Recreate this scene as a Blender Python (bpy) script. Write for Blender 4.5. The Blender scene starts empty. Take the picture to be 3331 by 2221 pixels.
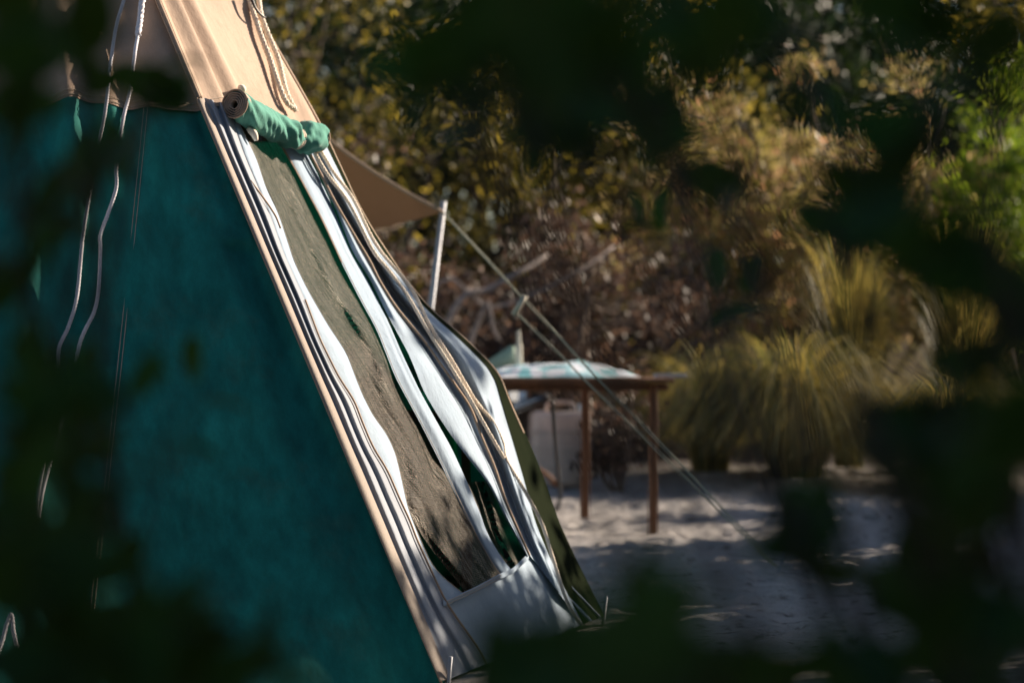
import bpy, bmesh, math, random
import numpy as np
from mathutils import Vector, Matrix
random.seed(7); RNG = np.random.default_rng(7)
scn = bpy.context.scene
COL = scn.collection

# ------------------------------------------------------------------ camera, sky, sun, exposure
F, H, YH, CX = 7865.0, 0.85, 1158.0, 1665.5          # photo pixels (3331 wide), eye height in metres
cam = bpy.data.cameras.new('camera'); camo = bpy.data.objects.new('camera', cam); COL.objects.link(camo)
camo.location = (0, 0, H); camo.rotation_euler = (math.radians(90), 0, 0)
cam.sensor_width = 36; cam.lens = 36 * F / 3331; cam.shift_y = (YH - 1110.5) / 3331
cam.clip_end = 500; cam.clip_start = 0.05
cam.dof.use_dof = True; cam.dof.focus_distance = 6.75; cam.dof.aperture_fstop = 2.2
scn.camera = camo
SUN_AZ, SUN_EL = math.radians(33), math.radians(25)   # azimuth from +x towards +y
sdir = Vector((math.cos(SUN_EL) * math.cos(SUN_AZ), math.cos(SUN_EL) * math.sin(SUN_AZ), math.sin(SUN_EL)))
world = bpy.data.worlds.new('World'); scn.world = world; world.use_nodes = True
wn = world.node_tree; sky = wn.nodes.new('ShaderNodeTexSky'); sky.sky_type = 'NISHITA'; sky.sun_disc = False
sky.sun_elevation = SUN_EL; sky.sun_rotation = math.radians(90) - SUN_AZ
bg = wn.nodes['Background']; wn.links.new(sky.outputs[0], bg.inputs[0]); bg.inputs[1].default_value = 0.05
sun = bpy.data.lights.new('sun', 'SUN'); sun.energy = 5.0; sun.angle = math.radians(0.55); sun.color = (1.0, 0.85, 0.67)
suno = bpy.data.objects.new('sun', sun); COL.objects.link(suno)
suno.rotation_euler = (-sdir).to_track_quat('-Z', 'Y').to_euler(); suno.location = sdir * 30
scn.view_settings.view_transform = 'Standard'; scn.view_settings.look = 'None'
scn.view_settings.gamma = 1; scn.view_settings.exposure = 1.25
scn.render.engine = 'CYCLES'
scn.cycles.use_denoising = True
try: scn.cycles.denoiser = 'OPENIMAGEDENOISE'
except Exception: pass
scn.cycles.max_bounces = 8; scn.cycles.transparent_max_bounces = 12

# ------------------------------------------------------------------ helpers
def ray(px, py, D): return Vector(((px - CX) / F * D, D, H + (YH - py) / F * D))
def proj(P): return np.array([CX + F * P[0] / P[1], YH - F * (P[2] - H) / P[1]])

def tag(o, label=None, cat=None, group=None, kind=None):
    if label: o['label'] = label
    if cat: o['category'] = cat
    if group: o['group'] = group
    if kind: o['kind'] = kind
    return o
def empty(name, loc, label=None, cat=None, group=None):
    o = bpy.data.objects.new(name, None); COL.objects.link(o); o.location = loc; o.empty_display_size = 0.1
    return tag(o, label, cat, group)
def mk(name, verts, faces, mat, parent=None, smooth=True, uv=None):
    me = bpy.data.meshes.new(name); me.from_pydata([tuple(map(float, v)) for v in verts], [], faces)
    return mk_me(name, me, mat, parent, smooth, uv)
def mk_me(name, me, mat, parent=None, smooth=True, uv=None):
    if uv is not None:
        L = me.uv_layers.new(name='UVMap'); idx = np.zeros(len(me.loops), dtype=np.int32)
        me.loops.foreach_get('vertex_index', idx)
        L.data.foreach_set('uv', np.asarray(uv, dtype=np.float32)[idx].ravel())
    if mat: me.materials.append(mat)
    if smooth: me.polygons.foreach_set('use_smooth', [True] * len(me.polygons))
    me.update()
    o = bpy.data.objects.new(name, me); COL.objects.link(o)
    if parent is not None:
        o.parent = parent
        o.matrix_parent_inverse = Matrix.Translation(-Vector(parent.location)) if parent.parent is None else parent.matrix_parent_inverse.copy()
        if parent.parent is not None and parent.type == 'MESH': o.matrix_parent_inverse = Matrix.Identity(4)
    return o
def np_mesh(name, V, Fc):                               # V (n,3), Fc (m,k) with constant k
    me = bpy.data.meshes.new(name); V = np.asarray(V, np.float32); Fc = np.asarray(Fc, np.int32); m, k = Fc.shape
    me.vertices.add(len(V)); me.vertices.foreach_set('co', V.ravel())
    me.loops.add(m * k); me.loops.foreach_set('vertex_index', Fc.ravel())
    me.polygons.add(m); me.polygons.foreach_set('loop_start', np.arange(0, m * k, k, dtype=np.int32))
    try: me.polygons.foreach_set('loop_total', np.full(m, k, np.int32))
    except Exception: pass
    me.update(calc_edges=True); me.validate(); return me
def grid_faces(nu, nv, wrap=False):                     # rows nv, columns nu
    f = []
    for j in range(nv - 1):
        for i in range(nu if wrap else nu - 1):
            a, b = j * nu + i, j * nu + (i + 1) % nu
            f.append((a, b, b + nu, a + nu))
    return f
def smooth_path(pts, n):
    pts = [Vector(p) for p in pts]
    if len(pts) == 2: return [pts[0].lerp(pts[1], i / (n - 1)) for i in range(n)]
    P = [2 * pts[0] - pts[1]] + pts + [2 * pts[-1] - pts[-2]]
    L = [0]
    for a, b in zip(pts, pts[1:]): L.append(L[-1] + (b - a).length)
    out = []
    for i in range(n):
        d = L[-1] * i / (n - 1); k = 0
        while k < len(pts) - 2 and d > L[k + 1]: k += 1
        t = (d - L[k]) / max(1e-9, L[k + 1] - L[k]); a, b, c, e = P[k], P[k + 1], P[k + 2], P[k + 3]
        out.append(0.5 * ((2 * b) + (c - a) * t + (2 * a - 5 * b + 4 * c - e) * t * t + (3 * b - a - 3 * c + e) * t ** 3))
    return out
def frames(path):
    n = len(path); T = [(path[min(i + 1, n - 1)] - path[max(i - 1, 0)]).normalized() for i in range(n)]
    ref = Vector((0, 0, 1)) if abs(T[0].z) < 0.9 else Vector((1, 0, 0))
    X = T[0].cross(ref).normalized(); out = []
    for t in T:
        X = (X - t * X.dot(t)).normalized(); out.append((t, X, t.cross(X)))
    return out
def tube_data(path, r, sides=6, cap=True):
    V, Fs = [], []; fr = frames(path); n = len(path)
    for i, (p, (t, X, Y)) in enumerate(zip(path, fr)):
        rr = r(i / (n - 1)) if callable(r) else r
        for k in range(sides):
            a = 2 * math.pi * k / sides; V.append(p + X * (rr * math.cos(a)) + Y * (rr * math.sin(a)))
    Fs = grid_faces(sides, n, True)
    if cap: Fs += [tuple(range(sides))[::-1], tuple(range((n - 1) * sides, n * sides))]
    return V, Fs
def join(datas):
    V, Fs = [], []
    for v, f in datas:
        o = len(V); V += list(v); Fs += [tuple(i + o for i in q) for q in f]
    return V, Fs
def tube(name, pts, r, mat, parent=None, n=None, sides=6):
    path = smooth_path(pts, n or max(2, 8 * (len(pts) - 1) + 1)); V, Fs = tube_data(path, r, sides)
    return mk(name, V, Fs, mat, parent)
def rope_data(pts, r, pitch=0.03, strands=3):           # laid rope: three strands wound round each other
    L = sum((Vector(b) - Vector(a)).length for a, b in zip(pts, pts[1:]))
    n = max(8, int(L / pitch * 8)); path = smooth_path(pts, n); fr = frames(path); D = []
    for s in range(strands):
        sp = []
        for i, (p, (t, X, Y)) in enumerate(zip(path, fr)):
            a = 2 * math.pi * (i / 8 + s / strands); sp.append(p + (X * math.cos(a) + Y * math.sin(a)) * r * 0.52)
        D.append(tube_data(sp, r * 0.56, 5))
    return join(D)
def box_data(c, sx, sy, sz, rz=0.0, bev=0.0):
    bm = bmesh.new(); bmesh.ops.create_cube(bm, size=1.0)
    bmesh.ops.scale(bm, vec=(sx, sy, sz), verts=bm.verts)
    if bev: bmesh.ops.bevel(bm, geom=list(bm.edges), offset=bev, segments=2, affect='EDGES', profile=0.6)
    bmesh.ops.rotate(bm, cent=(0, 0, 0), matrix=Matrix.Rotation(rz, 3, 'Z'), verts=bm.verts)
    bmesh.ops.translate(bm, vec=c, verts=bm.verts)
    bm.verts.index_update(); V = [v.co.copy() for v in bm.verts]; Fs = [tuple(v.index for v in f.verts) for f in bm.faces]; bm.free()
    return V, Fs

# ------------------------------------------------------------------ materials
def nodes_mat(name):
    m = bpy.data.materials.new(name); m.use_nodes = True; nt = m.node_tree
    return m, nt, nt.nodes['Principled BSDF'], nt.nodes['Material Output']
def N(nt, t, **kw):
    n = nt.nodes.new(t)
    for k, v in kw.items():
        if k in n.inputs: n.inputs[k].default_value = v
        else: setattr(n, k, v)
    return n
def ramp(nt, src, stops):
    r = N(nt, 'ShaderNodeValToRGB'); el = r.color_ramp.elements
    while len(el) < len(stops): el.new(0.5)
    for e, (p, c) in zip(el, stops): e.position = p; e.color = (*c, 1)
    nt.links.new(src, r.inputs[0]); return r.outputs[0]
def noise(nt, scale, detail=4, rough=0.55, vec=None, stretch=None):
    n = N(nt, 'ShaderNodeTexNoise'); n.inputs['Scale'].default_value = scale; n.inputs['Detail'].default_value = detail; n.inputs['Roughness'].default_value = rough
    tc = N(nt, 'ShaderNodeTexCoord'); src = tc.outputs['Object']
    if stretch:
        mp = N(nt, 'ShaderNodeMapping'); mp.inputs['Scale'].default_value = stretch; nt.links.new(src, mp.inputs[0]); src = mp.outputs[0]
    nt.links.new(src, n.inputs['Vector']); return n.outputs[0]
def mixc(nt, fac, a, b, mode='MIX'):
    m = N(nt, 'ShaderNodeMix'); m.data_type = 'RGBA'; m.blend_type = mode
    for sock, v in ((m.inputs[0], fac), (m.inputs[6], a), (m.inputs[7], b)):
        if isinstance(v, (int, float)): sock.default_value = v
        elif isinstance(v, tuple): sock.default_value = (*v, 1)
        else: nt.links.new(v, sock)
    return m.outputs[2]
def bump(nt, h, strength, dist, nrm=None):
    b = N(nt, 'ShaderNodeBump'); b.inputs['Strength'].default_value = strength; b.inputs['Distance'].default_value = dist
    nt.links.new(h, b.inputs['Height'])
    if nrm: nt.links.new(nrm, b.inputs['Normal'])
    return b.outputs[0]
def canvas(name, c1, c2, stain=None, sheen=0.3, rough=0.85, trans=0.0, tcol=None, spec=0.25, streak=0.0, crease=0.2):
    m, nt, p, out = nodes_mat(name); L = nt.links
    big = noise(nt, 2.6, 6, 0.62, stretch=(1, 1, 0.45)); col = mixc(nt, ramp(nt, big, [(0.32, (0,) * 3), (0.68, (1,) * 3)]), c1, c2)
    if stain:
        st = noise(nt, 5.5, 8, 0.7); col = mixc(nt, ramp(nt, st, [(0.52, (0,) * 3), (0.72, (0.75,) * 3)]), col, stain)
    if streak:
        sk = noise(nt, 16, 6, 0.65, stretch=(1, 1, 0.09)); col = mixc(nt, streak, col, ramp(nt, sk, [(0.30, (0.45,) * 3), (0.5, (0.95,) * 3), (0.72, (1.7,) * 3)]), 'MULTIPLY')
    fine = noise(nt, 420, 2, 0.6); col = mixc(nt, 0.35, col, ramp(nt, fine, [(0.3, (0.5,) * 3), (0.7, (1,) * 3)]), 'MULTIPLY')
    L.new(col, p.inputs['Base Color']); p.inputs['Roughness'].default_value = rough
    p.inputs['Sheen Weight'].default_value = sheen; p.inputs['Sheen Roughness'].default_value = 0.4
    p.inputs['Specular IOR Level'].default_value = spec
    wr = noise(nt, 18, 6, 0.62, stretch=(1, 1, 0.35))
    L.new(bump(nt, fine, 0.25, 0.0015, bump(nt, wr, crease, 0.012)), p.inputs['Normal'])
    if trans:
        t = N(nt, 'ShaderNodeBsdfTranslucent'); t.inputs[0].default_value = (*(tcol or c2), 1)
        mx = N(nt, 'ShaderNodeMixShader'); mx.inputs[0].default_value = trans
        L.new(p.outputs[0], mx.inputs[1]); L.new(t.outputs[0], mx.inputs[2]); L.new(mx.outputs[0], out.inputs[0])
    return m
def plain(name, c1, c2=None, rough=0.6, metal=0.0, scale=20, spec=0.4, stretch=None, bs=0.15, bd=0.003):
    m, nt, p, out = nodes_mat(name); c2 = c2 or tuple(x * 0.7 for x in c1)
    nz = noise(nt, scale, 5, 0.6, stretch=stretch)
    nt.links.new(ramp(nt, nz, [(0.35, c1), (0.7, c2)]), p.inputs['Base Color'])
    p.inputs['Roughness'].default_value = rough; p.inputs['Metallic'].default_value = metal; p.inputs['Specular IOR Level'].default_value = spec
    nt.links.new(bump(nt, nz, bs, bd), p.inputs['Normal']); return m
def leafmat(name, stops, trans=0.45, rough=0.5, spec=0.35, tint=(1.15, 1.1, 0.6), per_object=False):
    m, nt, p, out = nodes_mat(name); L = nt.links
    rnd = N(nt, 'ShaderNodeObjectInfo').outputs['Random'] if per_object else N(nt, 'ShaderNodeNewGeometry').outputs['Random Per Island']
    c = ramp(nt, rnd, stops)
    L.new(c, p.inputs['Base Color']); p.inputs['Roughness'].default_value = rough; p.inputs['Specular IOR Level'].default_value = spec
    t = N(nt, 'ShaderNodeBsdfTranslucent'); L.new(mixc(nt, 1.0, c, tint, 'MULTIPLY'), t.inputs[0])
    mx = N(nt, 'ShaderNodeMixShader'); mx.inputs[0].default_value = trans
    L.new(p.outputs[0], mx.inputs[1]); L.new(t.outputs[0], mx.inputs[2]); L.new(mx.outputs[0], out.inputs[0]); return m

M = {}
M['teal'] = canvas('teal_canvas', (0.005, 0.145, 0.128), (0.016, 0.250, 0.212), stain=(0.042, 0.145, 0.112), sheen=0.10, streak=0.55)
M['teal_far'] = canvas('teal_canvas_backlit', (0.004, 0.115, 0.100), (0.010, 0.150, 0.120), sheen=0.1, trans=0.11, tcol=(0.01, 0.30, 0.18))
M['tan'] = canvas('tan_canvas', (0.40, 0.285, 0.21), (0.48, 0.345, 0.26), stain=(0.34, 0.235, 0.17), sheen=0.15, crease=0.35)
M['pale'] = canvas('pale_sheen_canvas', (0.31, 0.40, 0.51), (0.37, 0.46, 0.56), stain=(0.27, 0.33, 0.41), sheen=0.15, crease=0.5)  # teal canvas whose whitish grazing sheen is painted as a pale base
M['grey'] = canvas('grey_sheen_canvas', (0.29, 0.32, 0.38), (0.36, 0.38, 0.42), stain=(0.26, 0.28, 0.32), sheen=0.15, crease=0.5)  # near panel's grazing sheen, painted as a greyer base
M['dark'] = canvas('shade_dark_canvas', (0.012, 0.017, 0.010), (0.020, 0.024, 0.014), sheen=0.0, rough=1.0, spec=0.0)  # near-black base paints the shade on the turned-away edge
M['brown'] = canvas('brown_tarp', (0.085, 0.055, 0.034), (0.11, 0.07, 0.045), sheen=0.0, trans=0.12, tcol=(0.16, 0.09, 0.045))
M['mint'] = canvas('green_roll_canvas', (0.065, 0.27, 0.21), (0.12, 0.36, 0.285), stain=(0.06, 0.22, 0.175), sheen=0.15, crease=0.5)
M['rolledge'] = plain('roll_edge', (0.34, 0.27, 0.22), (0.24, 0.19, 0.15), 0.9)
M['bind'] = plain('binding_tape', (0.42, 0.30, 0.22), (0.30, 0.21, 0.15), 0.85, scale=300)
M['webbing'] = plain('grey_webbing', (0.33, 0.27, 0.23), (0.24, 0.20, 0.17), 0.85, scale=260, bs=0.5)
M['stitch'] = plain('stitching', (0.50, 0.42, 0.34), (0.40, 0.33, 0.26), 0.9)
M['rope'] = plain('grey_rope', (0.78, 0.75, 0.80), (0.62, 0.60, 0.64), 0.9, scale=200)
M['ropew'] = plain('cream_rope', (0.86, 0.76, 0.64), (0.74, 0.62, 0.50), 0.85, scale=200)
M['guy'] = plain('guy_rope', (0.52, 0.50, 0.40), (0.42, 0.40, 0.31), 0.8, scale=200)
M['steel'] = plain('galvanised_pole', (0.42, 0.43, 0.48), (0.33, 0.34, 0.38), 0.55, 0.2, scale=40)
M['darksteel'] = plain('dark_tube', (0.06, 0.06, 0.065), (0.03, 0.03, 0.035), 0.4, 0.5, scale=40)
M['wood'] = plain('brown_wood', (0.20, 0.088, 0.042), (0.12, 0.052, 0.026), 0.65, scale=14, stretch=(6, 6, 0.6))
M['whitewood'] = plain('weathered_post', (0.62, 0.57, 0.48), (0.45, 0.40, 0.33), 0.7)
M['sage'] = plain('pale_green_paint', (0.30, 0.42, 0.34), (0.24, 0.34, 0.28), 0.5)
M['white'] = plain('white_enamel', (0.78, 0.77, 0.74), (0.66, 0.65, 0.62), 0.35)
M['black'] = plain('black_plastic', (0.02, 0.02, 0.022), (0.012, 0.012, 0.013), 0.45)
M['chairfab'] = plain('grey_chair_fabric', (0.30, 0.34, 0.36), (0.22, 0.25, 0.27), 0.6, scale=60)
M['wallglow'] = plain('wall_glow_green', (0.02, 0.42, 0.22), (0.015, 0.32, 0.17), 0.4)  # strong green paints the sun glow of the far tent wall
M['bark'] = plain('bark', (0.13, 0.095, 0.070), (0.06, 0.045, 0.035), 0.9, scale=30, stretch=(1, 1, 0.3), bs=0.6, bd=0.01)
M['twig'] = plain('dry_twig', (0.24, 0.18, 0.145), (0.13, 0.095, 0.075), 0.9, scale=30)
M['greywood'] = plain('grey_dead_wood', (0.34, 0.29, 0.27), (0.20, 0.17, 0.16), 0.9, scale=24)

def mesh_mat():
    m, nt, p, out = nodes_mat('window_insect_mesh'); L = nt.links
    uv = N(nt, 'ShaderNodeUVMap'); sep = N(nt, 'ShaderNodeSeparateXYZ'); L.new(uv.outputs[0], sep.inputs[0])
    def wave(sock, fr):
        a = N(nt, 'ShaderNodeMath', operation='MULTIPLY'); L.new(sock, a.inputs[0]); a.inputs[1].default_value = fr
        s = N(nt, 'ShaderNodeMath', operation='SINE'); L.new(a.outputs[0], s.inputs[0]); return s.outputs[0]
    wx, wy = wave(sep.outputs[0], 2 * math.pi / 0.005), wave(sep.outputs[1], 2 * math.pi / 0.005)
    mx = N(nt, 'ShaderNodeMath', operation='MAXIMUM'); L.new(wx, mx.inputs[0]); L.new(wy, mx.inputs[1])
    nz = noise(nt, 95, 6, 0.8); c = ramp(nt, nz, [(0.44, (0.004, 0.003, 0.003)), (0.56, (0.022, 0.017, 0.012)), (0.68, (0.34, 0.27, 0.20))])  # brightest stop paints silvery glints into the base colour
    L.new(c, p.inputs['Base Color']); p.inputs['Roughness'].default_value = 0.45; p.inputs['Specular IOR Level'].default_value = 0.35
    p.inputs['Metallic'].default_value = 0.1; p.inputs['Specular Tint'].default_value = (1.0, 0.86, 0.70, 1)
    gl = noise(nt, 260, 3, 0.7)
    mp = N(nt, 'ShaderNodeMapping'); mp.inputs['Scale'].default_value = (16, 4.5, 1); mp.inputs['Rotation'].default_value = (0, 0, 0.35); L.new(uv.outputs[0], mp.inputs[0])
    cn = N(nt, 'ShaderNodeTexNoise'); cn.inputs['Scale'].default_value = 1.0; cn.inputs['Detail'].default_value = 5; L.new(mp.outputs[0], cn.inputs['Vector']); cr = cn.outputs[0]
    L.new(bump(nt, gl, 0.9, 0.006, bump(nt, mx.outputs[0], 0.5, 0.001, bump(nt, cr, 1.0, 0.16))), p.inputs['Normal'])
    tr = N(nt, 'ShaderNodeBsdfTransparent'); ms = N(nt, 'ShaderNodeMixShader')
    th = N(nt, 'ShaderNodeMapRange'); L.new(mx.outputs[0], th.inputs[0]); th.inputs[1].default_value = -0.2; th.inputs[2].default_value = 0.35
    th.inputs[3].default_value = 0.22; th.inputs[4].default_value = 1.0
    L.new(th.outputs[0], ms.inputs[0]); L.new(tr.outputs[0], ms.inputs[1]); L.new(p.outputs[0], ms.inputs[2]); L.new(ms.outputs[0], out.inputs[0])
    return m
M['mesh'] = mesh_mat()
def sand_mat():
    m, nt, p, out = nodes_mat('pale_sand'); L = nt.links
    a = noise(nt, 1.3, 6, 0.6); col = ramp(nt, a, [(0.3, (0.54, 0.50, 0.49)), (0.7, (0.66, 0.62, 0.605))])
    b = noise(nt, 14, 6, 0.7); col = mixc(nt, ramp(nt, b, [(0.53, (0,) * 3), (0.66, (0.85,) * 3)]), col, (0.11, 0.09, 0.075))
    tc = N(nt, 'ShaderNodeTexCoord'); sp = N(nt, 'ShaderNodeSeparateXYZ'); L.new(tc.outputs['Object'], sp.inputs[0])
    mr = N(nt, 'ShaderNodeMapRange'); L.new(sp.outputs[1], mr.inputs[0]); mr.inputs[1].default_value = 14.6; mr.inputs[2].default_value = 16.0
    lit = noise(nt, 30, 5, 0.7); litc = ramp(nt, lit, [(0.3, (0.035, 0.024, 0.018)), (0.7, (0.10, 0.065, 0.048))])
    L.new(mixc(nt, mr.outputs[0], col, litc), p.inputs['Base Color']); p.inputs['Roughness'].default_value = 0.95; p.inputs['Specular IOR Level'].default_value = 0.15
    g = noise(nt, 45, 6, 0.7); L.new(bump(nt, g, 0.9, 0.04, bump(nt, b, 0.8, 0.07)), p.inputs['Normal']); return m
M['sand'] = sand_mat()
def cloth_mat():
    m, nt, p, out = nodes_mat('turquoise_pattern_cloth'); L = nt.links
    ck = N(nt, 'ShaderNodeTexVoronoi'); ck.inputs['Scale'].default_value = 17; tc = N(nt, 'ShaderNodeTexCoord'); L.new(tc.outputs['Object'], ck.inputs['Vector'])
    c = ramp(nt, ck.outputs['Color'], [(0.30, (0.12, 0.46, 0.52)), (0.38, (0.62, 0.68, 0.78)), (0.68, (0.64, 0.68, 0.78)), (0.78, (0.22, 0.52, 0.62))])
    L.new(c, p.inputs['Base Color']); p.inputs['Roughness'].default_value = 0.85; p.inputs['Sheen Weight'].default_value = 0.3; return m
M['cloth'] = cloth_mat()
def tub_mat():
    m, nt, p, out = nodes_mat('translucent_plastic'); L = nt.links
    c = ramp(nt, noise(nt, 6, 3), [(0.3, (0.82, 0.70, 0.62)), (0.7, (0.88, 0.78, 0.70))]); L.new(c, p.inputs['Base Color']); p.inputs['Roughness'].default_value = 0.25
    t = N(nt, 'ShaderNodeBsdfTranslucent'); t.inputs[0].default_value = (0.8, 0.62, 0.5, 1); ms = N(nt, 'ShaderNodeMixShader'); ms.inputs[0].default_value = 0.35
    L.new(p.outputs[0], ms.inputs[1]); L.new(t.outputs[0], ms.inputs[2]); L.new(ms.outputs[0], out.inputs[0]); return m
M['tub'] = tub_mat()
OL = [(0.0, (0.022, 0.024, 0.009)), (0.55, (0.065, 0.062, 0.019)), (0.85, (0.18, 0.145, 0.04)), (1.0, (0.46, 0.36, 0.09))]
M['olive'] = leafmat('olive_leaves', OL, 0.5)
M['gold'] = leafmat('golden_leaves', [(0, (0.15, 0.13, 0.05)), (0.35, (0.36, 0.33, 0.10)), (0.65, (0.50, 0.40, 0.20)), (0.9, (0.56, 0.40, 0.27)), (1, (0.62, 0.30, 0.19))], 0.48, tint=(1.1, 1.05, 0.85))
M['green'] = leafmat('bright_green_leaves', [(0, (0.06, 0.12, 0.012)), (0.6, (0.19, 0.29, 0.03)), (1, (0.36, 0.42, 0.06))], 0.55)
M['brownleaf'] = leafmat('dry_brown_leaves', [(0, (0.050, 0.034, 0.027)), (0.6, (0.105, 0.072, 0.058)), (0.9, (0.19, 0.13, 0.10)), (1, (0.32, 0.20, 0.15))], 0.3, tint=(1.1, 0.95, 0.8))
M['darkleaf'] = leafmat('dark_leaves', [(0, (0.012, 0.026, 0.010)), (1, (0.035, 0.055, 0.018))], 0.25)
M['grass'] = leafmat('tussock_grass', [(0, (0.08, 0.10, 0.040)), (0.5, (0.20, 0.20, 0.10)), (0.8, (0.50, 0.40, 0.15)), (1, (0.68, 0.56, 0.28))], 0.55, tint=(1.25, 1.15, 0.62))
M['fgleaf'] = leafmat('shrub_leaf', [(0, (0.034, 0.060, 0.012)), (0.5, (0.042, 0.095, 0.026)), (1, (0.040, 0.110, 0.060))], 0.45, rough=0.55, spec=0.15, tint=(1.2, 1.2, 0.3), per_object=True)
M['fgtwig'] = plain('shrub_stem', (0.06, 0.045, 0.035), (0.03, 0.025, 0.02), 0.9)

# ------------------------------------------------------------------ ground
def hills(x, y):
    """height of the sand clearing and the bank that rises behind it"""
    z = np.where(y > 11.6, 0.042 * (y - 11.6), 0.0)
    t = np.clip((y - 15.5) / 8, 0, 1); z = z + 0.75 * t * t * (3 - 2 * t)
    return z
def gz(x, y): return float(hills(np.array(x), np.array(y)))
def build_ground():
    xs = np.concatenate([np.linspace(-120, -5, 24)[:-1], np.linspace(-5, -1, 50)[:-1], np.linspace(-1, 3.6, 330)[:-1], np.linspace(3.6, 9, 50)[:-1], np.linspace(9, 120, 24)])
    ys = np.concatenate([np.linspace(-60, 5, 30)[:-1], np.linspace(5, 16, 560)[:-1], np.linspace(16, 30, 60)[:-1], np.linspace(30, 200, 30)])
    X, Y = np.meshgrid(xs, ys); Z = hills(X, Y)
    D = np.zeros_like(X); r = np.random.default_rng(3)
    for k in range(26):                                   # rolling scuffs
        fr = r.uniform(1.5, 14); a = r.uniform(0, math.pi); ph = r.uniform(0, 6.28)
        D += 0.008 / (0.6 + fr * 0.42) * np.sin(fr * (X * math.cos(a) + Y * math.sin(a)) + ph + 0.8 * np.sin(2.3 * X + ph))
    for k in range(1500):                                  # footprints: a hollow with a pushed-up rim
        fx, fy = r.uniform(-1, 3.6), r.uniform(7, 15.3); s = r.uniform(0.03, 0.075); e = r.uniform(0.45, 0.8); a = r.uniform(0, math.pi)
        i0, i1 = np.searchsorted(xs, (fx - .4, fx + .4)); j0, j1 = np.searchsorted(ys, (fy - .4, fy + .4))
        dx, dy = X[j0:j1, i0:i1] - fx, Y[j0:j1, i0:i1] - fy
        u, v = dx * math.cos(a) + dy * math.sin(a), (-dx * math.sin(a) + dy * math.cos(a)) / e
        q = (u * u + v * v) / (s * s); D[j0:j1, i0:i1] += s * 0.26 * (-np.exp(-q) + 0.55 * np.exp(-(np.sqrt(q) - 1.5) ** 2 * 3))
    w = np.clip((X + 3) / 1, 0, 1) * np.clip((9 - X) / 2, 0, 1) * np.clip((Y - 5) / 1, 0, 1) * np.clip((18 - Y) / 2, 0, 1)
    Z = Z + D * w - 0.012 * w
    V = np.stack([X.ravel(), Y.ravel(), Z.ravel()], 1); nx, ny = len(xs), len(ys)
    j, i = np.meshgrid(np.arange(ny - 1), np.arange(nx - 1), indexing='ij'); a = (j * nx + i).ravel()
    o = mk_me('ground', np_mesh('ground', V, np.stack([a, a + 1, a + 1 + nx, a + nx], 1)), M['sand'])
    tag(o, 'pale grey trampled sand of the camp clearing', 'sand', kind='structure')
build_ground()

# ------------------------------------------------------------------ the tent: a seven-sided pyramid
C7, R7, ZA = Vector((-1.555, 7.55, 0)), 1.866, 3.03
APEX = Vector((C7.x, C7.y, ZA)); A0 = math.atan2(-1.25, 1.375)
COR = [C7 + Vector((math.cos(A0 + k * 2 * math.pi / 7), math.sin(A0 + k * 2 * math.pi / 7), 0)) * R7 for k in range(7)]
PN, PF, PL = COR[0], COR[1], COR[6]                   # corner between both seen faces, far corner, left corner
ZS = 1.555                                            # height of the tan / green seam
def face_frame(P, Q):                                 # outward normal of the face over base edge P-Q
    n = (Q - P).cross(APEX - P).normalized()
    if n.dot((P + Q) / 2 - C7) < 0: n = -n
    return n
NL, NR = face_frame(PL, PN), face_frame(PN, PF)
NRH = Vector((NR.x, NR.y, 0)).normalized()
SIL = np.array([(-1110, 45), (-500, 470), (0, 808), (153, 898), (357, 1015), (454, 1066), (660, 1161), (751, 1212), (904, 1314), (1007, 1398), (1100, 1510),
                (1211, 1622), (1308, 1658), (1410, 1704), (1558, 1765), (1696, 1811), (1816, 1867), (2010, 1964), (2300, 2103)], float)
def far_edge(z):
    P = PF.lerp(APEX, z / ZA); g = 0.0
    for _ in range(6):
        q = proj(P + NRH * g); want = np.interp(q[1], SIL[:, 0], SIL[:, 1]); g += (want - q[0]) * P.y / F / NRH.x
    return P + NRH * max(-0.05, min(0.3, g))
FE_Z = np.linspace(-0.3, ZA, 160); FE = np.array([far_edge(z) for z in FE_Z])
def SR(s, z):                                         # right face: s 0 near edge .. 1 far edge, z height
    e0 = np.array(PN.lerp(APEX, z / ZA)); e1 = np.array([np.interp(z, FE_Z, FE[:, k]) for k in range(3)])
    return e0 + (e1 - e0) * s
NRa, NLa = np.array(NR), np.array(NL)
def rf(px, py, h=0.0, clampz=True):                   # photo pixel -> point on the right face, h metres proud
    s, z = 0.5, H + (YH - py) / F * 7.0
    for _ in range(9):
        q0 = proj(SR(s, z) + NRa * h) - (px, py); e = 1e-3
        J = np.stack([(proj(SR(s + e, z) + NRa * h) - (px, py) - q0) / e, (proj(SR(s, z + e) + NRa * h) - (px, py) - q0) / e], 1)
        d = np.linalg.solve(J, -q0); s += float(np.clip(d[0], -1, 1)); z += float(np.clip(d[1], -.6, .6))
        s = min(max(s, -0.6), 1.6); z = min(max(z, -0.6), ZA)
    if clampz and z < 0.004: z = 0.004
    return Vector(SR(s, z) + NRa * h)
def lf(px, py, h=0.0):                                # photo pixel -> point on the left face
    d = ray(px, py, 1.0) - Vector((0, 0, H)); o = Vector((0, 0, H)); P0 = PN + NL * h
    return o + d * ((P0 - o).dot(NL) / d.dot(NL))
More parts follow.
